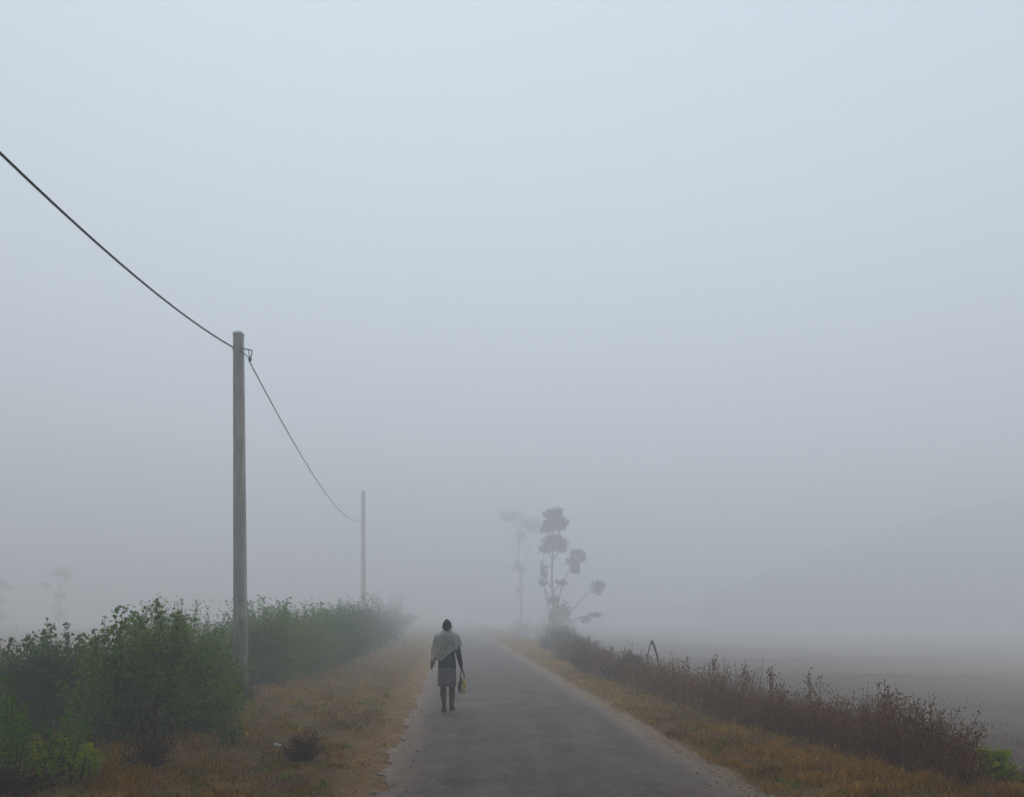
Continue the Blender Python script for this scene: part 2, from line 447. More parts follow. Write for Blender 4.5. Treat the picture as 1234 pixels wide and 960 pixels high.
# ------------------------------------------------------------------ shrubs
def shrub(name, loc, rx, ry, h, nb, nl0, leaf, aspect, mat, sprouts=0, sprout_h=.4, label=None, cat='shrub', group=None, skirt=.15, stemmat=None, hollow=.45, young=0, spread=.105, lumpy=.2):
    """many-stemmed shrub: branches fan out from the base, carry twigs and leaves along their outer part"""
    root = empty(name, loc)
    tag(root, label, cat, group)
    nl = int(nl0 * 1.7)
    fol, stm = MB(), MB()
    P, A = [], []
    for b in range(nb):
        az = rng.uniform(0, 2 * math.pi)
        el = math.asin(rng.uniform(skirt * .6, 1) ** .8)
        rr = rng.uniform(.72, 1.0) * (1 + lumpy * math.sin(az * 3 + loc[0] * 3) * math.cos(el * 2.3 + loc[1]) + rng.normal(0, .08))
        tip = np.array([math.cos(az) * math.cos(el) * rx * rr, math.sin(az) * math.cos(el) * ry * rr, (skirt * .3 + math.sin(el) * (1 - skirt * .3)) * h * rr])
        b0 = np.array([rng.normal(0, rx * .16), rng.normal(0, ry * .16), -.05])
        mid = b0 + (tip - b0) * .5 + np.array([0, 0, h * .12]) + rng.normal(0, .05 * h, 3)
        t = np.linspace(0, 1, 7)[:, None]
        curve = (1 - t) ** 2 * b0 + 2 * t * (1 - t) * mid + t ** 2 * tip
        stm.tube(curve, np.linspace(.014, .004, 7) * (.6 + h * .3), 4, False)
        tt = rng.uniform(hollow, 1.02, nl)
        base = (1 - tt)[:, None] ** 2 * b0 + 2 * (tt * (1 - tt))[:, None] * mid + tt[:, None] ** 2 * tip
        sp = spread * h * (.55 + .6 * np.sin(tt * math.pi * .9))
        off = rng.normal(0, 1, (nl, 3)) * sp[:, None] * np.array([1, 1, .8])
        P.append(base + off)
        A.append(unit(off) * .8 + unit(tip - mid)[None] * .5 + np.array([0, 0, .35]) + rng.normal(0, .35, (nl, 3)))
    for s in range(sprouts):
        az = s * 2.4 + rng.uniform(-.5, .5); q = rng.uniform(.1, .75)
        b0 = np.array([math.cos(az) * rx * q, math.sin(az) * ry * q, h * math.sqrt(max(.1, 1 - q * q)) * .72])
        L = sprout_h * rng.uniform(.7, 1.25) + h * .2
        tip = b0 + np.array([rng.normal(0, .12) * L, rng.normal(0, .12) * L, L])
        t = np.linspace(0, 1, 6)[:, None]
        curve = b0 + (tip - b0) * t + np.sin(t * 3) * rng.normal(0, .03, 3)
        stm.tube(curve, np.linspace(.008, .003, 6), 4, False)
        m_ = int(24 + 50 * L)
        tt = rng.uniform(.15, 1.0, m_)
        P.append(b0 + (tip - b0) * tt[:, None] + rng.normal(0, .018, (m_, 3)))
        A.append(rng.normal(0, 1, (m_, 3)) * np.array([1, 1, .4]) + np.array([0, 0, .5]))
    if young:
        yo = MB()
        for q in range(young):
            az = q * 2.4 + rng.uniform(-.5, .5); el = rng.uniform(.15, 1.25)
            d = np.array([math.cos(az) * math.cos(el) * rx, math.sin(az) * math.cos(el) * ry, math.sin(el) * h])
            b0 = d * rng.uniform(.6, .8); L = rng.uniform(.3, .6) * h * .6
            tip = b0 + unit(d) * L * .7 + np.array([rng.normal(0, .08), rng.normal(0, .08), L * .75])
            t = np.linspace(0, 1, 6)[:, None]
            c_ = b0 + (tip - b0) * t + np.sin(t * 3.1) * np.array([0, 0, .06])
            yo.tube(np.array([[0, 0, .05], b0 * .5 + np.array([0, 0, .05]), b0]), [.012, .01, .008], 4, False)
            yo.tube(c_, np.linspace(.008, .003, 6), 4, False)
            m_ = int(rng.uniform(24, 46)); tt = rng.uniform(.1, 1.0, m_)
            v = unit(rng.normal(0, 1, (m_, 3)))
            leaves(yo, b0 + (tip - b0) * tt[:, None] + np.sin(tt * 3.1)[:, None] * np.array([0, 0, .06]) + v * .012, v + unit(tip - b0) * .7, leaf * 1.45, aspect, .3)
        yo.build('young_shoots', M['leaf_fresh'], root, smooth=False)
    P = np.concatenate(P); A = np.concatenate(A)
    ok = P[:, 2] > .02
    leaves(fol, P[ok], A[ok], leaf, aspect, .15)
    fol.build('foliage', mat, root, smooth=False)
    stm.build('stems', stemmat or M['stem'], root)
    return root

def at(x, y): return (float(x), float(y), float(H(x, y)))

# near left
shrub('shrub', at(-5.35, 11.6), 1.1, 1.2, 1.58, 85, 150, .072, .55, M['leaf_mid'], 15, .5,
      'large mid green bush with leafy shoots rising from its top, left of near pole', young=34)
shrub('shrub', at(-4.95, 12.5), .66, .8, 1.5, 60, 170, .05, .5, M['leaf_mid'], 3, .2,
      'lighter green bush to the right of the large bush, just left of the near pole', hollow=.35, young=18)
shrub('shrub', at(-7.45, 12.7), 1.6, 1.2, 1.5, 80, 170, .066, .55, M['leaf_dark'], 9, .3,
      'dark green bush at the left edge behind the front leafy shoots', young=16)

def shoots(name, loc, rx, ry, n, hmin, hmax, leaf, aspect, mat, label, wid=.11, lpm=150, cat='plant', group=None):
    """clump of upright leafy shoots, each one narrowing to a point"""
    root = empty(name, loc); tag(root, label, cat, group)
    fol, stm = MB(), MB()
    for q in range(n):
        a = rng.uniform(0, 2 * math.pi); rr = math.sqrt(rng.uniform(0, 1))
        b0 = np.array([math.cos(a) * rx * rr, math.sin(a) * ry * rr, -.04])
        h = rng.uniform(hmin, hmax) * (1 - .35 * rr)
        tip = b0 + np.array([math.cos(a) * rr * h * .3 + rng.normal(0, .05), math.sin(a) * rr * h * .3 + rng.normal(0, .05), h])
        mid = b0 + (tip - b0) * .5 + rng.normal(0, .03, 3)
        t = np.linspace(0, 1, 7)[:, None]
        stm.tube((1 - t) ** 2 * b0 + 2 * t * (1 - t) * mid + t ** 2 * tip, np.linspace(.009, .003, 7), 4, False)
        m_ = int(lpm * h)
        tt = rng.uniform(.18, 1.02, m_)
        p = (1 - tt)[:, None] ** 2 * b0 + 2 * (tt * (1 - tt))[:, None] * mid + tt[:, None] ** 2 * tip
        v = unit(rng.normal(0, 1, (m_, 3)) * np.array([1, 1, .35]))
        w_ = wid * h * (1.05 - tt)[:, None] * rng.uniform(.1, 1.3, (m_, 1))
        leaves(fol, p + v * w_, v + np.array([0, 0, .55]) + rng.normal(0, .25, (m_, 3)), leaf, aspect, .25)
    fol.build('foliage', mat, root, smooth=False); stm.build('stems', M['stem'], root)
    return root
shoots('leafy_shrub', at(-5.5, 8.6), .72, .75, 44, .6, 1.15, .062, .5, M['leaf_fresh'], 'dense vivid green shrub of upright leafy shoots in the lower left corner', .2, 170, 'shrub')
shoots('leafy_plant', at(-4.72, 8.45), .2, .26, 11, .32, .66, .07, .45, M['leaf_bright'], 'low yellow-green plant of pointed leafy shoots before the vivid green shrub, lower left', .24, 150)
shoots('leafy_plant', at(-3.9, 10.9), .1, .1, 12, .25, .5, .05, .5, M['leaf_mid'], 'small green plant low at the right foot of the large bush', .22, 130)
shrub('dry_shrub', at(-4.25, 9.2), .3, .3, .55, 40, 24, .036, .4, M['leaf_brown'], 4, .2,
      'thin dry brown shrub at the foot of the large green bush', hollow=.3)
shrub('dry_shrub', at(-5.0, 7.75), .5, .3, .26, 50, 26, .036, .35, M['leaf_brown'], 0, 0,
      'low dry brown growth under the vivid green shrub in the bottom left corner', hollow=.3)
shrub('dry_shrub', at(-2.58, 9.75), .32, .28, .42, 70, 20, .026, .35, M['leaf_brown'], 0, 0,
      'small dark brown dry shrub alone on the left grass verge', hollow=.4)
# hedge of shrubs behind the pole
hed = [(-7.9, 19.0, 1.5, 1.5, 2.15, 'leaf_mid', 6, 'tall green bush with upright shoots directly left of the near pole'),
       (-6.6, 20.6, 1.35, 1.4, 2.15, 'leaf_mid', 5, 'tall green bush directly behind and right of the near pole'),
       (-6.5, 23.8, 1.4, 1.8, 2.2, 'leaf_mid', 5, 'green hedge bush, second one beyond the near pole'),
       (-6.6, 28.0, 1.5, 2.2, 2.3, 'leaf_dark', 5, 'greyish green hedge bush in the fog, third beyond the near pole'),
       (-7.2, 34.0, 1.7, 2.6, 2.45, 'leaf_dark', 4, 'fogged hedge bush in front of the distant pole'),
       (-8.4, 44.0, 2.1, 3.6, 2.7, 'leaf_dull', 3, 'pale fogged hedge bush before the foot of the distant pole'),
       (-11.5, 70.0, 3.4, 6.0, 3.6, 'leaf_dull', 0, 'faint farthest hedge bush beyond the distant pole')]
for i, (x, y, rx, ry, h, mt, sp, lb) in enumerate(hed):
    shrub('shrub', at(x, y), rx, ry, h * .93, 95, 190 if i < 4 else 150, .056 + i * .006, .55, M[mt], sp, .35, lb, 'shrub', 'hedge bushes left of the road', hollow=.3, young=22 if i < 3 else 0)
# scrub below the hedge and round the pole foot
shrub('dry_shrub', at(-5.75, 16.2), .55, .5, .75, 36, 50, .05, .45, M['leaf_dull'], 2, .2,
      'dull thin scrub growing at the foot of the near pole', hollow=.3)

# right side
row = [(3.15, 21.5, .75, 1.1, .66, 'scrub', 3, 'low dull scrub bush beside the bent dead branch right of the road'),
       (2.75, 25.5, .9, 1.5, .76, 'scrub', 3, 'low fogged scrub bush just beyond the bent dead branch'),
       (2.6, 31.0, 1.05, 2.0, .92, 'scrub', 3, 'fogged dark scrub bush halfway to the slim trees'),
       (2.7, 39.5, 1.3, 2.5, 1.12, 'leaf_dull', 3, 'fogged grey scrub bush in front of the slim trees'),
       (3.4, 58.0, 2.0, 5.5, 1.8, 'leaf_dull', 3, 'pale scrub bush just before the slim tree'),
       (4.5, 82.0, 2.4, 2.6, 4.2, 'leaf_dull', 3, 'dark bushy growth round the foot of the slim tree'),
       (1.4, 102.0, 2.6, 4.0, 2.4, 'leaf_dull', 0, 'faint scrub bush at the foot of the paler far tree')]
for x, y, rx, ry, h, mt, sp, lb in row:
    shrub('scrub_bush', at(x, y), rx, ry, h, 70, 70, .07, .5, M[mt], sp, .25, lb, 'shrub', 'scrub bushes right of the road', hollow=.3)
shrub('leafy_plant', at(5.12, 8.4), .22, .2, .24, 24, 6, .1, .75, M['leaf_bright'], 3, .08,
      'small fresh green broad-leaved plant at the right end of the brown weeds', 'plant', hollow=.55)

# ------------------------------------------------------------------ dry weeds: one uncountable thicket, plus the taller stalks that stand out of it
def weed_stalks(stm, x, y, z, h, nleaf, leafsize):
    for i in range(len(x)):
        tip = np.array([x[i] + np.clip(rng.normal(0, .24), -.42, .42) * h[i], y[i] + np.clip(rng.normal(0, .24), -.42, .42) * h[i], z[i] + h[i]])
        b = np.array([x[i], y[i], z[i] - .03])
        t = np.linspace(0, 1, 4)[:, None]
        c = b + (tip - b) * t + np.sin(t * 3.1) * rng.normal(0, .04, 3) * h[i]
        stm.tube(c, np.linspace(.005, .0025, 4) * (1 + y[i] * .03), 3, False)
        n = int(nleaf * rng.uniform(.6, 1.4))
        tt = rng.uniform(.12, 1, n) ** .8
        p = b + (tip - b) * tt[:, None]
        off = rng.normal(0, 1, (n, 3)) * np.array([1, 1, .6])
        leaves(stm, p + off * .045 * h[i], off + np.array([0, 0, .9]), leafsize, .3, .1)
def frontlat(y):  # sideways position of the weeds' front edge
    return np.interp(y, [6, 8, 13.4, 20, 30, 45], [4.75, 4.34, 3.32, 2.45, 1.75, 1.35])
mb = MB()
n = 3000
y = scatter_d(n, 7.3, 44)
x = frontlat(y) + np.abs(rng.normal(.0, .5, n)) + .05 + rng.uniform(0, .5, n)
kk = x < y * .575 + rng.normal(0, .08, n)
x, y = x[kk], y[kk]; n = len(x)
kk = patchy(x, y, -.55, 9)
x, y = x[kk], y[kk]; n = len(x)
pk = 1 + .4 * vnoise(x * 1.9, y * 1.7, 5) + .3 * vnoise(x * 4.3, y * 3.9, 2)
h = rng.uniform(.18, .69, n) * pk * np.clip(1.0 + (y - 8) * .012, .8, 1.2) * np.where((x - frontlat(y)) < .25, .75, 1) * np.where(y < 8.8, .72, 1)
weed_stalks(mb, x, y, H(x, y), h, 26, .05)
tag(mb.build('dry_weeds', M['weed'], smooth=False), 'thick band of brown dry weeds between right verge and field', 'weeds', kind='stuff')
for i, (x, y, h) in enumerate([(4.35, 9.2, .98), (4.05, 10.6, 1.05), (4.62, 8.75, .86), (3.85, 11.6, 1.08), (3.75, 12.8, 1.1), (3.55, 14.0, 1.12), (4.72, 9.9, 1.0), (3.45, 15.6, 1.1)]):
    r = empty('tall_weed', at(x, y))
    tag(r, 'tall brown seed stalk standing above the dry weed band right of the road', 'weed', 'tall weed stalks right of the road')
    s, l = MB(), MB()
    for q in range(3):
        tip = np.array([rng.normal(0, .07), rng.normal(0, .07), h * rng.uniform(.8, 1)])
        s.tube(np.array([[0, 0, -.03], tip * .5 + rng.normal(0, .015, 3), tip]), [.007, .005, .003], 4, False)
        nn = 60
        tt = rng.uniform(.3, 1, nn)
        leaves(l, tip * tt[:, None] + rng.normal(0, .022, (nn, 3)), rng.normal(0, 1, (nn, 3)) + np.array([0, 0, 1.2]), .045, .4, .1)  # seed heads along each stalk
    s.build('stem', M['weed'], r); l.build('foliage', M['weed'], r, smooth=False)

# bent dead branch, right
mb = MB()
mb.tube([(-.14, 0, -.1), (-.12, 0, .35), (-.05, 0, .66), (0, .01, .78)], [.015, .016, .019, .024], 6)
mb.tube([(0, .01, .79), (.06, .0, .7), (.15, 0, .42), (.27, 0, -.1)], [.027, .033, .028, .024], 6)
mb.tube([(.05, 0, .72), (.02, .02, .81), (-.02, .02, .83)], [.03, .02, .012], 5)
M['deadwood'] = plain('weathered_deadwood', (.035, .03, .026), (.09, .08, .07), 18)
o = mb.build('dead_branch', M['deadwood'])
o.location = at(4.0, 22.6); o.location.z += .25
tag(o, 'bent dead branch like an upturned V sticking out of the scrub', 'branch')

# ------------------------------------------------------------------ trees
def clump(P, A, c, r, n):
    """irregular leaf mass: several loose tufts inside the given radii"""
    r = np.array(r); k = 9
    v = unit(rng.normal(size=(k, 3))) * (rng.uniform(0, 1, k) ** .4)[:, None]
    cen = np.array(c) + v * r * .82
    w = rng.uniform(.4, 1.0, k)
    idx = rng.choice(k, n, p=w / w.sum())
    g_ = rng.normal(size=(n, 3))
    P.append(cen[idx] + g_ * r * (.27 * w[idx])[:, None]); A.append(g_ * .6 + rng.normal(0, .5, (n, 3)) + np.array([0, 0, -.5]))
def tree(name, loc, trunk, branches, clumps, leaf, label, r0=.09, r1=.03, k=1.0, dens=1.6):
    root = empty(name, loc); tag(root, label, 'tree', 'trees in the fog')
    tr, br, fo = MB(), MB(), MB()
    trunk = np.array(trunk, float)
    t = np.linspace(0, 1, len(trunk)); tt = np.linspace(0, 1, 16)
    c = np.stack([np.interp(tt, t, trunk[:, k]) for k in range(3)], -1)
    tr.tube(c, np.linspace(r0, r1, 16), 8); br.tube(c, np.linspace(r0, r1, 16) * .6, 5)
    for c_, r_, n_ in clumps:      # fine twigs inside every leaf mass
        c_ = np.array(c_); r_ = np.array(r_) * k
        tx = np.array([np.interp(c_[2], trunk[:, 2], trunk[:, 0]), np.interp(c_[2], trunk[:, 2], trunk[:, 1]), c_[2] - r_[2] * .9])
        hd_ = np.hypot(*(tx - c_)[:2]); tx[2] = max(.3, tx[2] - 1.3 * hd_)
        if hd_ < .9 * k: br.tube([tx, c_ - r_ * np.array([0, 0, .6])], [.03 * k, .02 * k], 4, False)
        for q in range(9):
            v = unit(rng.normal(size=3)); br.tube([c_ - r_ * np.array([0, 0, .7]) , c_ + v * r_ * .45, c_ + v * r_ * .95], [.02 * k, .014 * k, .008 * k], 4, False)
    for b in branches:
        b = np.array(b, float); t = np.linspace(0, 1, len(b)); q = np.linspace(0, 1, 9)
        c = np.stack([np.interp(q, t, b[:, k]) for k in range(3)], -1) + np.sin(q * 3.1)[:, None] * rng.normal(0, .04, 3)
        br.tube(c, np.linspace(r0 * .45, .015, 9), 5)
    P, A = [], []
    for c, r, n in clumps: clump(P, A, c, np.array(r) * k, int(n * dens))
    leaves(fo, np.concatenate(P), np.concatenate(A), leaf, .5, .1)
    tr.build('trunk', M['bark'], root)
    br.build('branches', M['bark'], root)
    fo.build('crown', M['leaf_tree'], root, smooth=False)
    return root
# main slim tree: base at (2.15, 42); 1 photo pixel there is 4.4 cm
S = 84 / 950
def tp(px, py, dy=0): return ((px - 617) * S - 4.4, dy, CAMZ - (py - 742) * S)
tree('tree', at(4.4, 84), [(0, 0, -.2), tp(668, 740), tp(665, 690), tp(666, 650), tp(666, 612)],
     [[tp(668, 735), tp(676, 705, .2), tp(686, 680, .3), tp(694, 660, .3)],
      [tp(668, 745), tp(656, 706, -.3), tp(654, 680, -.4), tp(655, 655, -.3)],
      [tp(671, 745), tp(690, 725, -.3), tp(706, 706, -.5), tp(718, 697, -.5)],
      [tp(672, 722), tp(675, 705, .1), tp(675, 692, .1)],
      [tp(672, 755), tp(690, 738, .3), tp(715, 731, .4), tp(724, 730, .4)]],
     [(tp(668, 620), (.62, .6, .56), 620), (tp(660, 611), (.26, .3, .26), 120), (tp(673, 607), (.26, .3, .24), 120),
      (tp(658, 624), (.34, .4, .3), 140), (tp(676, 622), (.32, .4, .36), 160),
      (tp(666, 643), (.55, .5, .36), 360), (tp(658, 650), (.3, .3, .26), 110), (tp(675, 648), (.34, .3, .34), 130),
      (tp(697, 657, .3), (.42, .4, .22), 130), (tp(691, 667, .3), (.4, .35, .2), 130), (tp(693, 677, .3), (.26, .3, .2), 90),
      (tp(702, 664, .3), (.2, .2, .3), 40),
      (tp(675, 692, .1), (.24, .22, .13), 70), (tp(655, 678, -.4), (.2, .2, .45), 60), (tp(653, 692, -.4), (.15, .2, .25), 30),
      (tp(720, 695, -.5), (.42, .4, .2), 90), (tp(719, 702, -.5), (.3, .3, .2), 40),
      (tp(667, 714), (.36, .35, .2), 120), (tp(670, 732), (.34, .35, .5), 200), (tp(682, 728), (.24, .3, .42), 110),
      (tp(705, 736, .3), (.3, .3, .16), 40), (tp(718, 731, .4), (.4, .3, .1), 45), (tp(668, 752), (.75, .6, .5), 300)],
     .34, 'slim tree with stacked leaf clumps on thin bare limbs right of the road', .17, .06, 2.0)
S2 = 135 / 950
def tq(px, py, dy=0): return ((px - 617) * S2 - 1.4, dy, CAMZ - (py - 742) * S2)
tree('tree', at(1.4, 135), [(0, 0, -.2), tq(628, 720), tq(626, 680), tq(624, 625)],
     [[tq(627, 700), tq(634, 670, .2), tq(640, 630, .3)], [tq(626, 680), tq(618, 650, .3), tq(612, 616, .3)]],
     [(tq(626, 677), (.55, .5, .42), 240), (tq(615, 615, .3), (.75, .6, .4), 240), (tq(638, 622, .3), (.8, .6, .5), 240),
      (tq(628, 640), (.5, .5, .5), 100), (tq(647, 632, .3), (.5, .5, .35), 100), (tq(628, 702), (.3, .3, .2), 50)],
     .5, 'paler farther tree left of the slim tree, almost lost in fog', .24, .08, 2.6, 1.2)
for (x, y, hh, lb) in [(-69.0, 120, 9.8, 'faint small tree rising behind the left bushes in the fog'),
                       (-78.0, 120, 8.0, 'very faint small tree at the far left edge in the fog')]:
    q = hh / 5
    tree('tree', at(x, y), [(0, 0, -.2), (.1, 0, hh * .4), (.0, 0, hh * .8)],
         [[(.1, 0, hh * .5), (-.9 * q, 0, hh * .7)], [(.1, 0, hh * .55), (.6 * q, .2, hh * .85)]],
         [((.15, 0, hh * .92), (.6, .6, .45), 200), ((-1.0 * q, 0, hh * .72), (.55, .5, .3), 120), ((.6 * q, .2, hh * .84), (.45, .5, .35), 100), ((0, 0, hh * .55), (.5, .5, .5), 100), ((.1, 0, hh * .3), (.8, .8, .7), 150)],
         .3, lb, .14, .04, q)

# ------------------------------------------------------------------ unseen wood added behind and over the viewpoint; it keeps the sky off the near verges and the near fog
P, A = [], []
wd = MB()
for q in range(46):
    x = rng.uniform(-26, 26); y = rng.uniform(-18, -7.5); hh = rng.uniform(16, 22)
    z0 = float(H(x, y))
    wd.tube([(x, y, z0 - .3), (x + rng.normal(0, .3), y, z0 + hh * .5), (x, y, z0 + hh * .9)], [.24, .17, .05], 7)
    for cz in np.linspace(.15, .95, 9):
        rr = 2.6 * (1.05 - abs(cz - .55))
        clump(P, A, (x + rng.normal(0, .5), y + rng.normal(0, .5), z0 + hh * cz), (rr, rr, hh * .11), 170)
for q in range(150):      # added boughs over the road, out of view, to block more sky
    x = rng.uniform(-17, 17); y = rng.uniform(-8, 8.5); z = max(8.8, 4.4 + .86 * y) + rng.uniform(0, 4)
    wd.tube([(x * .8, -8.5, 8.0 + rng.uniform(-1, 2)), (x * .9, (y - 8.5) / 2, z - .8), (x, y, z)], [.12, .08, .03], 5, False)
    clump(P, A, (x, y, z), (2.1, 2.0, .8), 260)
leaves(wd, np.concatenate(P), np.concatenate(A), .6, .6, .2)
tag(wd.build('sky_blocking_wood', M['leaf_tree'], smooth=False), 'unseen dark wood added behind and above the viewpoint to block sky light', 'wood', kind='stuff')

# ------------------------------------------------------------------ utility poles and wires
m, nt, out = new_mat('weathered_concrete')
oc = objco(nt)
mp = nd(nt, 'ShaderNodeMapping'); mp.inputs['Scale'].default_value = (6, 6, .7); nt.links.new(oc, mp.inputs[0])
c1 = noise(nt, mp.outputs[0], 1.6, 6, .65); c2 = noise(nt, oc, 40, 4); c3 = noise(nt, oc, 2.2, 4)
c = ramp(nt, c1, [(.3, (.26, .245, .22)), (.5, (.42, .4, .365)), (.7, (.53, .51, .465))])
c = mixc(nt, ramp(nt, c3, [(.5, (0, 0, 0)), (.72, (.6, .6, .6))]), c, (.2, .19, .165))
sz = nd(nt, 'ShaderNodeSeparateXYZ'); nt.links.new(oc, sz.inputs[0])
lowm = nd(nt, 'ShaderNodeMapRange'); lowm.inputs[1].default_value = 2.0; lowm.inputs[2].default_value = 1.2
nt.links.new(math_n(nt, 'ADD', sz.outputs[2], math_n(nt, 'MULTIPLY', math_n(nt, 'SUBTRACT', c1, .5), 2.5)), lowm.inputs[0])
c = mixc(nt, math_n(nt, 'MULTIPLY', lowm.outputs[0], .6), c, (.09, .075, .055))
pr(nt, out, c, .9, c2, .004, .2)
M['concrete'] = m
M['steel'] = plain('galvanised_steel', (.3, .3, .3), (.45, .45, .45), 25, .5)
M['cable'] = plain('black_cable', (.012, .012, .013), (.025, .025, .027), 30, .6)
M['capstone'] = plain('pale_mortar', (.45, .44, .42), (.6, .59, .56), 20)

def box_loft(mb, rings, ch=.22):
    """square section with chamfered corners; rings = (z, half width x, half width y, ox)"""
    R_ = []
    for z, a, b, ox in rings:
        ca, cb = a * ch, b * ch
        R_.append([(ox + u, v, z) for u, v in ((a, -b + cb), (a, b - cb), (a - ca, b), (-a + ca, b), (-a, b - cb), (-a, -b + cb), (-a + ca, -b), (a - ca, -b))])
    V = np.array(R_, float); n, k = V.shape[:2]
    i, j = np.meshgrid(np.arange(n - 1), np.arange(k), indexing='ij'); j2 = (j + 1) % k
    mb.add(V.reshape(-1, 3), np.stack([i * k + j, i * k + j2, (i + 1) * k + j2, (i + 1) * k + j], -1).reshape(-1, 4))
    for e in (0, -1): mb.add(V[e], [list(range(k))])
def make_pole(loc, label, lean, htop, q=1.0):
    root = empty('utility_pole', loc); tag(root, label, 'pole', 'concrete poles left of the road')
    zs = np.linspace(-.4, htop, 14)
    s = MB(); box_loft(s, [(z, np.interp(z, [0, htop], [.135 * q, .1 * q]), np.interp(z, [0, htop], [.12 * q, .09 * q]), lean * z / htop) for z in zs])
    s.build('shaft', M['concrete'], root, smooth=False)
    cp = MB(); box_loft(cp, [(htop, .112 * q, .1 * q, lean), (htop + .03, .115 * q, .103 * q, lean), (htop + .07, .085 * q, .075 * q, lean), (htop + .085, .04 * q, .035 * q, lean)], .35)
    cp.build('cap', M['capstone'], root)
    return root
P1 = at(-6.02, 17.5); H1 = 8.0
pole1 = make_pole(P1, 'near grey concrete utility pole standing between the green bushes', -.05, H1)
zc = 7.68
cl = MB(); box_loft(cl, [(zc - .03, .11, .1, -.05), (zc + .03, .11, .1, -.05)]); cl.build('clamp', M['steel'], pole1, smooth=False)
br = MB()
br.tube([(.03, -.1, zc), (.25, -.1, zc - .04), (.29, -.1, zc - .05)], .014, 6)
br.tube([(.285, -.1, zc - .04), (.275, -.1, zc - .13), (.24, -.1, zc - .24)], .012, 6)
br.tube([(.03, -.1, zc - .06), (.12, -.1, zc - .13), (.24, -.1, zc - .24)], .013, 6)
br.tube([(.24, -.1, zc - .24), (.22, -.1, zc - .16), (.2, -.1, zc - .04)], .01, 6)
br.build('bracket', M['cable'], pole1)
ins = MB(); ins.tube([(.24, -.1, zc - .29), (.24, -.1, zc - .27), (.24, -.1, zc - .23), (.24, -.1, zc - .19)], [.02, .035, .035, .02], 10)
ins.build('insulator', M['cable'], pole1)
P2 = at(-13.2, 70.0)
pole2 = make_pole(P2, 'distant pale concrete utility pole fading into the fog', 0, 13.0, 1.6)

def wire(a, b, sag, label, r):
    t = np.linspace(0, 1, 60)
    a = np.array(a); b = np.array(b)
    p = a + (b - a) * t[:, None]; p[:, 2] -= 4 * sag * t * (1 - t)
    w = MB(); w.tube(p, r, 6)
    o = w.build('power_line', M['cable']); tag(o, label, 'wire', 'wires on the poles')
A1 = (P1[0] + .2, P1[1] - .1, P1[2] + zc - .25)
wire((-4.6, -4.4, 7.8), (P1[0] - .14, P1[1] - .1, P1[2] + zc + .02), 1.0, 'black wire running from the top left down to the near pole', .017)
wire(A1, (P2[0] + .1, P2[1] - .1, 10.4), 1.35, 'black sagging wire from the near pole to the distant pole', .015)

# ------------------------------------------------------------------ small things on the verge
M['paper'] = plain('white_paper', (.42, .41, .4), (.6, .59, .57), 25)
def scrap(x, y, s, lb):
    bm = bmesh.new()
    bmesh.ops.create_grid(bm, x_segments=6, y_segments=5, size=s)
    for v in bm.verts:
        v.co.z = .35 * s * math.sin(v.co.x / s * 2.5 + 1) * math.cos(v.co.y / s * 2) + random.uniform(0, .2) * s
        v.co.y *= .6
    me = D.meshes.new('paper_scrap'); bm.to_mesh(me); bm.free()
    o = link_mesh('paper_scrap', me, M['paper'])
    sol = o.modifiers.new('thickness', 'SOLIDIFY'); sol.thickness = .002
    o.location = at(x, y); o.location.z += s * .5 + .07
    o.rotation_euler = (R(25), R(10), R(20))
    tag(o, lb, 'litter')
scrap(-3.08, 10.35, .045, 'white scrap of paper on the left verge beside the small brown shrub')
scrap(-4.9, 13.0, .04, 'tiny white scrap at the foot of the rounded green bush')
def rock(x, y, s, lb):
    bm = bmesh.new(); bmesh.ops.create_icosphere(bm, subdivisions=2, radius=s)
    for v in bm.verts:
        v.co *= 1 + random.uniform(-.18, .18); v.co.z *= .5; v.co.x *= 1.4
    me = D.meshes.new('stone'); bm.to_mesh(me); bm.free()
    o = link_mesh('stone', me, M['stone'], smooth=False); o.location = at(x, y); o.location.z += s * .25
    tag(o, lb, 'stone')
rock(-1.38, 8.05, .05, 'pale flat stone at the left road edge, nearest the camera')
rock(-1.5, 9.0, .038, 'small pale stone at the left road edge, just beyond the flat one')

# ------------------------------------------------------------------ the walking person
def capsule(mb, a, b, ra, rb, k=12, seg=6):
    a = np.array(a, float); b = np.array(b, float)
    ax = unit(b - a)
    L = np.linalg.norm(b - a)
    pts, rad = [], []
    for i in range(4):
        th = math.pi / 2 * i / 4; pts.append(a - ax * ra * math.cos(th)); rad.append(max(ra * math.sin(th), .0008))
    for i in range(seg + 1):
        t = i / seg; pts.append(a + (b - a) * t); rad.append(ra + (rb - ra) * t)
    for i in range(1, 5):
        th = math.pi / 2 * i / 4; pts.append(b + ax * rb * math.sin(th)); rad.append(max(rb * math.cos(th), .0008))
    mb.tube(pts, rad, k)
def chain(mb, pts, rad):
    for i in range(len(pts) - 1): capsule(mb, pts[i], pts[i + 1], rad[i], rad[i + 1])
def ellipsoid(mb, c, r, k=16):
    th = np.linspace(0.03, math.pi - .03, k)
    ph = np.arange(k) * 2 * math.pi / k
    V = np.stack([np.sin(th)[:, None] * np.cos(ph) * r[0] + c[0], np.sin(th)[:, None] * np.sin(ph) * r[1] + c[1], np.cos(th)[:, None] * np.ones(k) * r[2] + c[2]], -1)
    i, j = np.meshgrid(np.arange(k - 1), np.arange(k), indexing='ij'); j2 = (j + 1) % k
    mb.add(V.reshape(-1, 3), np.stack([i * k + j, (i + 1) * k + j, (i + 1) * k + j2, i * k + j2], -1).reshape(-1, 4))
    for e in (0, -1): mb.add(V[e], [list(range(k))])
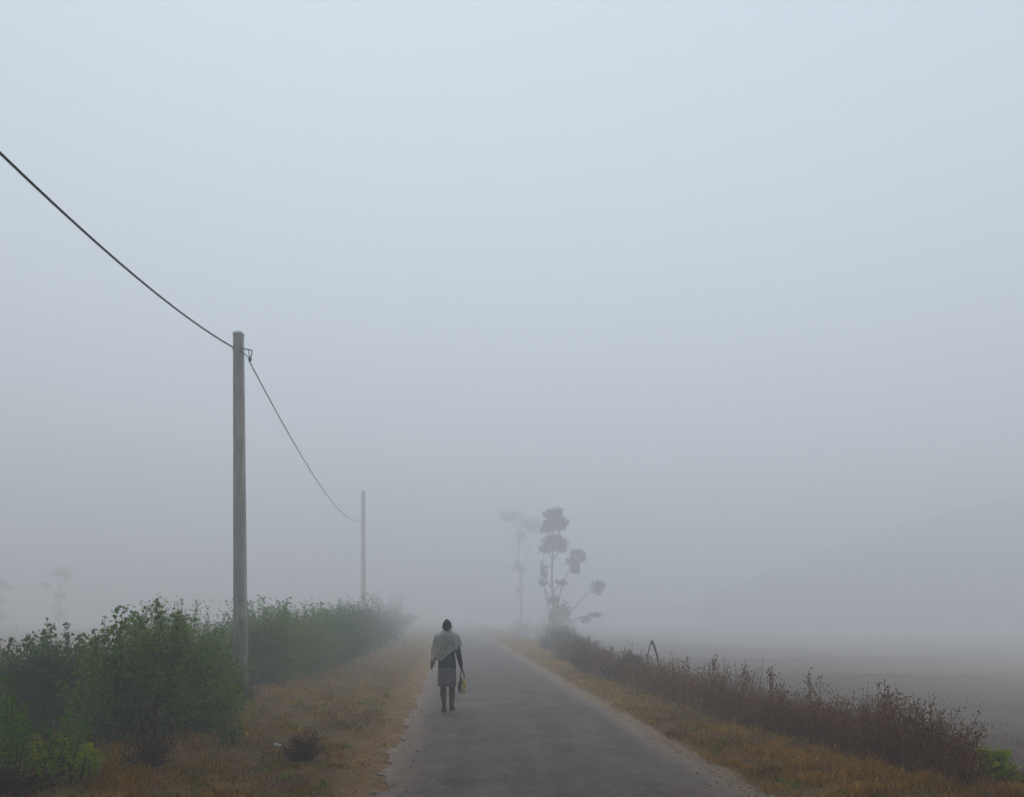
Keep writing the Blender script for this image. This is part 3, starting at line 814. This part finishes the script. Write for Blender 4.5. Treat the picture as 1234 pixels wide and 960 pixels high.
def eloft(mb, rings, k=40, close=True, fold=0.0, nf=9):
    V = []
    for idx, (x, y, z, rx, ry) in enumerate(rings):
        a = np.arange(k) * 2 * math.pi / k
        f = 1 + fold * np.sin(a * nf + idx * .5) * idx / len(rings)
        V.append(np.stack([x + rx * f * np.cos(a), y + ry * f * np.sin(a), np.full(k, z)], -1))
    V = np.array(V); n = len(V)
    i, j = np.meshgrid(np.arange(n - 1), np.arange(k), indexing='ij'); j2 = (j + 1) % k
    mb.add(V.reshape(-1, 3), np.stack([i * k + j, i * k + j2, (i + 1) * k + j2, (i + 1) * k + j], -1).reshape(-1, 4))
    if close:
        for e in (0, -1): mb.add(V[e], [list(range(k))])
def remeshed(mb, name, mat, voxel, parent=None, smooth_it=4):
    o = mb.build(name, mat, None)
    rm = o.modifiers.new('r', 'REMESH'); rm.mode = 'VOXEL'; rm.voxel_size = voxel
    if smooth_it:
        sm = o.modifiers.new('s', 'SMOOTH'); sm.iterations = smooth_it; sm.factor = .5
    bpy.context.view_layer.update()
    dg = bpy.context.evaluated_depsgraph_get()
    me = D.meshes.new_from_object(o.evaluated_get(dg))
    me.name = name
    old = o.data
    o.modifiers.clear(); o.data = me; D.meshes.remove(old)
    if not me.materials: me.materials.append(mat)
    me.polygons.foreach_set('use_smooth', np.ones(len(me.polygons), dtype=bool))
    if parent: o.parent = parent
    return o
M['skin'] = plain('dark_skin', (.024, .014, .010), (.04, .024, .017), 15, .6, .001)
M['wool'] = plain('pale_wool_shawl', (.33, .325, .305), (.5, .49, .465), 12, .95, .004)
M['navy'] = plain('dark_navy_cloth', (.011, .012, .018), (.022, .023, .032), 30, .9)
M['greycloth'] = plain('grey_cotton', (.11, .105, .105), (.17, .16, .158), 18, .9)
M['cap'] = plain('dark_knit', (.016, .015, .017), (.03, .028, .03), 90, .95, .004)
M['sandal'] = plain('dark_rubber', (.012, .011, .01), (.025, .022, .02), 20, .6)

b = MB()
ellipsoid(b, (0, .02, 1.585), (.073, .092, .108))                    # skull
ellipsoid(b, (0, .06, 1.535), (.052, .055, .06))                     # jaw
capsule(b, (0, .105, 1.605), (0, .125, 1.565), .010, .016)           # nose
for s in (-1, 1):
    ellipsoid(b, (s * .074, .012, 1.575), (.012, .022, .032))        # ears
    ellipsoid(b, (s * .028, .094, 1.602), (.016, .014, .012))        # eyes
    ellipsoid(b, (s * .026, .098, 1.62), (.024, .012, .008))         # brow
ellipsoid(b, (0, .112, 1.528), (.024, .01, .006)); ellipsoid(b, (0, .11, 1.515), (.022, .01, .007))   # lips
capsule(b, (0, -.01, 1.38), (0, .012, 1.53), .062, .055)             # neck
eloft(b, [(0, 0, .80, .13, .09), (0, 0, .86, .155, .105), (0, 0, .95, .15, .105), (0, 0, 1.07, .13, .095), (0, 0, 1.22, .148, .108), (0, -.005, 1.33, .158, .1), (0, -.008, 1.39, .14, .08), (0, -.008, 1.435, .075, .06)], 28)
Ls, Le, Lw = (-.15, -.005, 1.375), (-.222, -.035, 1.12), (-.272, .03, .905)
Rs, Re, Rw = (.15, -.005, 1.375), (.212, -.05, 1.10), (.262, -.01, .85)
chain(b, [Ls, Le, Lw], [.056, .043, .028]); chain(b, [Rs, Re, Rw], [.056, .043, .028])
# left hand, relaxed and slightly curled
capsule(b, (-.274, .032, .885), (-.285, .04, .835), .024, .03)
for i, (dy, ln) in enumerate([(.030, .9), (.010, 1.0), (-.010, .93), (-.029, .75)]):
    p0 = (-.287, .04 + dy, .83); p1 = (-.292, .042 + dy * 1.05, .83 - .038 * ln); p2 = (-.285, .044 + dy * 1.05, .83 - .066 * ln); p3 = (-.275, .044 + dy, .83 - .086 * ln)
    chain(b, [p0, p1, p2, p3], [.0095, .009, .008, .007])
chain(b, [(-.272, .06, .87), (-.265, .085, .845), (-.265, .092, .815)], [.012, .010, .008])
# right hand closed round the bag's handles
HX, HY, HZ = .272, .0, .765
capsule(b, (.263, -.008, .835), (.268, 0, .80), .024, .03)
for i, (dy, ln) in enumerate([(.032, .95), (.011, 1.0), (-.010, .97), (-.030, .85)]):
    p0 = (HX + .014, HY + dy, HZ + .025); p1 = (HX + .026, HY + dy, HZ - .005); p2 = (HX + .008, HY + dy, HZ - .027 * ln); p3 = (HX - .014, HY + dy, HZ - .012)
    chain(b, [p0, p1, p2, p3], [.0095, .0095, .0085, .0075])
chain(b, [(.255, .022, .815), (.246, .045, .79), (.256, .05, .765)], [.012, .010, .008])
# legs: right one ahead, left one behind with its heel coming up
Lh, Lk, La = (-.082, 0, .86), (-.078, .05, .48), (-.036, -.22, .16)
Rh, Rk, Ra = (.082, 0, .86), (.088, .13, .475), (.072, .155, .085)
chain(b, [Lh, Lk, La], [.09, .062, .042]); chain(b, [Rh, Rk, Ra], [.09, .062, .042])
ellipsoid(b, (-.063, -.075, .35), (.06, .062, .14)); ellipsoid(b, (.082, .115, .33), (.06, .062, .14))   # calves
def foot(a, heel, ball, toe, sx):
    capsule(b, a, heel, .034, .034); chain(b, [heel, ball], [.034, .036]); capsule(b, a, ball, .03, .028)
    for q in range(5):
        off = (q - 2) * .0155
        tl = 1 - abs(q - 1.2 if sx < 0 else q - 2.8) * .1
        p = np.array(ball) + np.array([off, 0, -.012]); e = p + (np.array(toe) - np.array(ball)) * tl + np.array([0, 0, .004])
        capsule(b, p, e, .011, .009)
foot(La, (-.036, -.25, .128), (-.043, -.12, .048), (-.045, -.05, .034), -1)
foot(Ra, (.072, .125, .052), (.085, .29, .046), (.088, .355, .034), 1)
PERSON = (-1.21, 14.68, float(.03))
person = remeshed(b, 'person', M['skin'], .0065, None, 3)
person.location = PERSON
tag(person, 'person walking away on the road in a pale shawl, dark top and grey knee-length cloth', 'person')

c = MB()   # knit cap / hair
ellipsoid(c, (0, .005, 1.607), (.084, .102, .1)); ellipsoid(c, (0, -.02, 1.565), (.078, .08, .075))
tb = np.linspace(0, 2 * math.pi, 28); c.tube(np.stack([.086 * np.cos(tb), .1 * np.sin(tb) + .002, 1.568 + .022 * np.sin(tb)], -1), .014, 8, False); ellipsoid(c, (0, -.012, 1.705), (.022, .022, .018))
ch = remeshed(c, 'cap', M['cap'], .008, person, 3)
s_ = MB()  # dark long-sleeved top
eloft(s_, [(0, 0, .79, .168, .125), (0, 0, .86, .17, .125), (0, 0, .95, .163, .12), (0, 0, 1.07, .148, .112), (0, 0, 1.22, .16, .12), (0, -.005, 1.33, .168, .112), (0, -.008, 1.40, .15, .092), (0, -.008, 1.44, .09, .072)], 36)
chain(s_, [Rs, Re, (.258, -.015, .868)], [.066, .054, .04]); chain(s_, [Ls, (-.212, -.03, 1.15)], [.06, .048])
remeshed(s_, 'shirt', M['navy'], .008, person, 4)
w = MB()   # cloth wrapped round the waist to the knee
eloft(w, [(0, 0, .84, .145, .112), (0, 0, .80, .155, .124), (0, .0, .72, .16, .136), (-.003, .01, .62, .163, .146), (-.004, .02, .54, .163, .158), (-.006, .025, .47, .16, .168)], 72, False, .05, 8)
wl = w.build('waist_cloth', M['greycloth'], person)
so = wl.modifiers.new('thickness', 'SOLIDIFY'); so.thickness = .008
# shawl
sh = MB()
k, n = 96, 26
a = np.arange(k) * 2 * math.pi / k
zs_ = [1.525, 1.49, 1.455, 1.425, 1.39, 1.33, 1.22, 1.10, .98, .90]
rxL = [.07, .088, .15, .205, .236, .248, .262, .275, .286, .29]
rxR = [.07, .088, .15, .2, .23, .242, .252, .262, .29, .30]
ryB = [.07, .08, .1, .118, .13, .14, .148, .152, .158, .162]
V = []
for q in range(n):
    t = q / (n - 1)
    ring = []
    for aa in a:
        ca, sa = math.cos(aa), math.sin(aa)
        xr = .24 * ca
        zlow = np.interp(xr, [-.24, -.2, -.09, -.05, .0, .24], [.93, .945, .95, .98, 1.04, 1.205]) + .012 * math.sin(aa * 5 + 1)
        z = 1.525 + (zlow - 1.525) * t
        zz = -z
        rxx = np.interp(zz, [-v for v in zs_], rxL if ca < 0 else rxR)
        ryy = np.interp(zz, [-v for v in zs_], ryB)
        fo = 1 + (.05 * math.sin(aa * 11 + z * 9) + .055 * math.sin(aa * 6 - z * 15) + .02 * math.sin(aa * 19 + z * 22)) * min(1, t * 1.6)
        ring.append((rxx * ca * fo, -.006 + ryy * sa * fo + .015 * (1 - t), z))
    V.append(ring)
V = np.array(V)
i, j = np.meshgrid(np.arange(n - 1), np.arange(k), indexing='ij'); j2 = (j + 1) % k
sh.add(V.reshape(-1, 3), np.stack([i * k + j, i * k + j2, (i + 1) * k + j2, (i + 1) * k + j], -1).reshape(-1, 4))
# rolled collar fold
tcol = np.linspace(0, 2 * math.pi, 30)
sh.tube(np.stack([.082 * np.cos(tcol), .078 * np.sin(tcol) + .005, 1.49 + .02 * np.sin(tcol)], -1), .02, 8)
# end of the shawl hanging over the left arm
chain(sh, [(-.215, -.03, 1.14), (-.25, .0, 1.0), (-.272, .03, .89)], [.062, .054, .046])
so_ = sh.build('shawl', M['wool'], person)
so = so_.modifiers.new('thickness', 'SOLIDIFY'); so.thickness = .007
def sandal(heel, ball, toe):
    q = MB()
    h_, b_, t_ = (np.array(v, float) for v in (heel, ball, toe))
    u = unit(t_ - h_)
    pts = [h_ - u * .035, h_, (h_ + b_) / 2, b_, t_ + u * .012]
    V = []
    for p, ww in zip(pts, (.028, .044, .043, .055, .036)):
        V.append([p + np.array([-ww, 0, 0]), p + np.array([ww, 0, 0]), p + np.array([ww, 0, -.028]), p + np.array([-ww, 0, -.028])])
    V = np.array(V); nn = len(V)
    i, j = np.meshgrid(np.arange(nn - 1), np.arange(4), indexing='ij'); j2 = (j + 1) % 4
    q.add(V.reshape(-1, 3), np.stack([i * 4 + j, i * 4 + j2, (i + 1) * 4 + j2, (i + 1) * 4 + j], -1).reshape(-1, 4))
    q.add(V[0], [[0, 1, 2, 3]]); q.add(V[-1], [[0, 1, 2, 3]])
    m_ = b_ * .75 + h_ * .25
    q.tube([m_ + np.array([-.042, 0, -.01]), m_ + np.array([-.03, 0, .035]), m_ + np.array([0, .0, .048]), m_ + np.array([.03, 0, .035]), m_ + np.array([.042, 0, -.01])], .012, 6)
    return q.build('sandal', M['sandal'], person, smooth=False)
sandal((-.036, -.255, .098), (-.043, -.12, .016), (-.045, -.04, .005))
sandal((.072, .125, .024), (.085, .29, .016), (.088, .365, .010))

# bag held in the right hand
m, nt, out = new_mat('yellow_printed_bag')
oc = objco(nt)
vz = nd(nt, 'ShaderNodeTexVoronoi'); vz.inputs['Scale'].default_value = 9; nt.links.new(oc, vz.inputs['Vector'])
nz = noise(nt, oc, 14, 3)
c = mixc(nt, ramp(nt, nz, [(.45, (0, 0, 0)), (.55, (1, 1, 1))]), (.55, .41, .05), (.62, .54, .2))
sx = nd(nt, 'ShaderNodeSeparateXYZ'); nt.links.new(oc, sx.inputs[0])
lft = nd(nt, 'ShaderNodeMapRange'); lft.inputs[1].default_value = .0; lft.inputs[2].default_value = -.02
nt.links.new(math_n(nt, 'ADD', sx.outputs[0], math_n(nt, 'MULTIPLY', math_n(nt, 'SUBTRACT', nz, .5), .12)), lft.inputs[0])
c = mixc(nt, lft.outputs[0], c, (.06, .034, .014))
pr(nt, out, c, .45, nz, .004, .4)
M['bag'] = m
bag = empty('carrier_bag', (PERSON[0] + HX + .012, PERSON[1], PERSON[2])); tag(bag, 'small yellow and brown carrier bag hanging from the walking person\'s right hand', 'bag')
q = MB(); eloft(q, [(0, 0, .335, .035, .025), (0, 0, .345, .062, .045), (0, 0, .39, .08, .056), (0, 0, .47, .083, .055), (0, 0, .55, .07, .045), (0, 0, .60, .048, .028), (0, 0, .625, .04, .018)], 32, True, .03, 5)
q.build('bag_body', M['bag'], bag)
for dy in (-.016, .016):
    hb = MB(); hb.tube([(-.036, dy, .60), (-.034, dy, .68), (-.018, dy * .5, .74), (-.008, dy * .25, .757), (.008, dy * .25, .757), (.018, dy * .5, .735), (.034, dy, .68), (.036, dy, .60)], .012, 6)
    hb.build('handle', M['sandal'], bag)

# ------------------------------------------------------------------ fog
bm = bmesh.new()
bmesh.ops.create_cube(bm, size=1.0)
X0, X1, Y0, Y1, Z0, Z1 = -385, 385, -70, 405, -3.4, 36.5
for v in bm.verts:
    v.co = ((X0 + X1) / 2 + v.co.x * (X1 - X0), (Y0 + Y1) / 2 + v.co.y * (Y1 - Y0), (Z0 + Z1) / 2 + v.co.z * (Z1 - Z0))
me = D.meshes.new('haze'); bm.to_mesh(me); bm.free()
m, nt, out = new_mat('morning_fog')
pv = nd(nt, 'ShaderNodeVolumePrincipled')
pv.inputs['Color'].default_value = (.95, .952, .966, 1)
pv.inputs['Density'].default_value = .0172
pv.inputs['Anisotropy'].default_value = .2
nt.links.new(pv.outputs[0], out.inputs['Volume'])
hz = link_mesh('haze', me, m, smooth=False)
tag(hz, 'dense pale morning fog over the road and fields', 'fog', kind='stuff')

# ------------------------------------------------------------------ light
w = D.worlds.new('World'); sc.world = w; w.use_nodes = True
nt = w.node_tree
for n_ in list(nt.nodes): nt.nodes.remove(n_)
wo = nd(nt, 'ShaderNodeOutputWorld'); bg = nd(nt, 'ShaderNodeBackground')
sk = nd(nt, 'ShaderNodeTexSky', sky_type='NISHITA'); sk.sun_disc = False
sk.sun_elevation = R(62); sk.sun_rotation = R(-25); sk.dust_density = 4; sk.air_density = 1; sk.ozone_density = 1
hs = nd(nt, 'ShaderNodeHueSaturation'); hs.inputs['Saturation'].default_value = .45
nt.links.new(sk.outputs[0], hs.inputs['Color'])
ov = mixc(nt, .86, hs.outputs[0], (7.9, 9.2, 10.4))   # even overcast over the clear-sky model
nt.links.new(ov, bg.inputs[0]); bg.inputs[1].default_value = .118
nt.links.new(bg.outputs[0], wo.inputs[0])
sl = D.lights.new('sun', 'SUN'); sl.energy = .5; sl.angle = R(35); sl.color = (1, .96, .9)
so = D.objects.new('sun', sl); COL.objects.link(so)
az, el = R(-25), R(62)
dirv = Vector((math.sin(az) * math.cos(el), math.cos(az) * math.cos(el), math.sin(el)))
so.rotation_euler = (-dirv).to_track_quat('-Z', 'Y').to_euler()
so.location = (0, 0, 30)

# ------------------------------------------------------------------ camera
cd = D.cameras.new('camera'); cam = D.objects.new('camera', cd); COL.objects.link(cam)
cam.location = (0, 0, CAMZ); cam.rotation_euler = (R(90), 0, 0)
cd.sensor_width = 36; cd.lens = 950 / 1234 * 36; cd.shift_y = 262 / 1234
cd.clip_start = .05; cd.clip_end = 2000
sc.camera = cam

sc.view_settings.view_transform = 'Standard'; sc.view_settings.look = 'None'
sc.view_settings.exposure = 0; sc.view_settings.gamma = 1
cy = sc.cycles
cy.max_bounces = 8; cy.diffuse_bounces = 3; cy.glossy_bounces = 2; cy.transmission_bounces = 3; cy.volume_bounces = 5
cy.transparent_max_bounces = 8
cy.use_adaptive_sampling = True; cy.adaptive_threshold = .01
cy.sample_clamp_indirect = 6
cy.use_denoising = True
try: cy.denoiser = 'OPENIMAGEDENOISE'
except Exception: pass
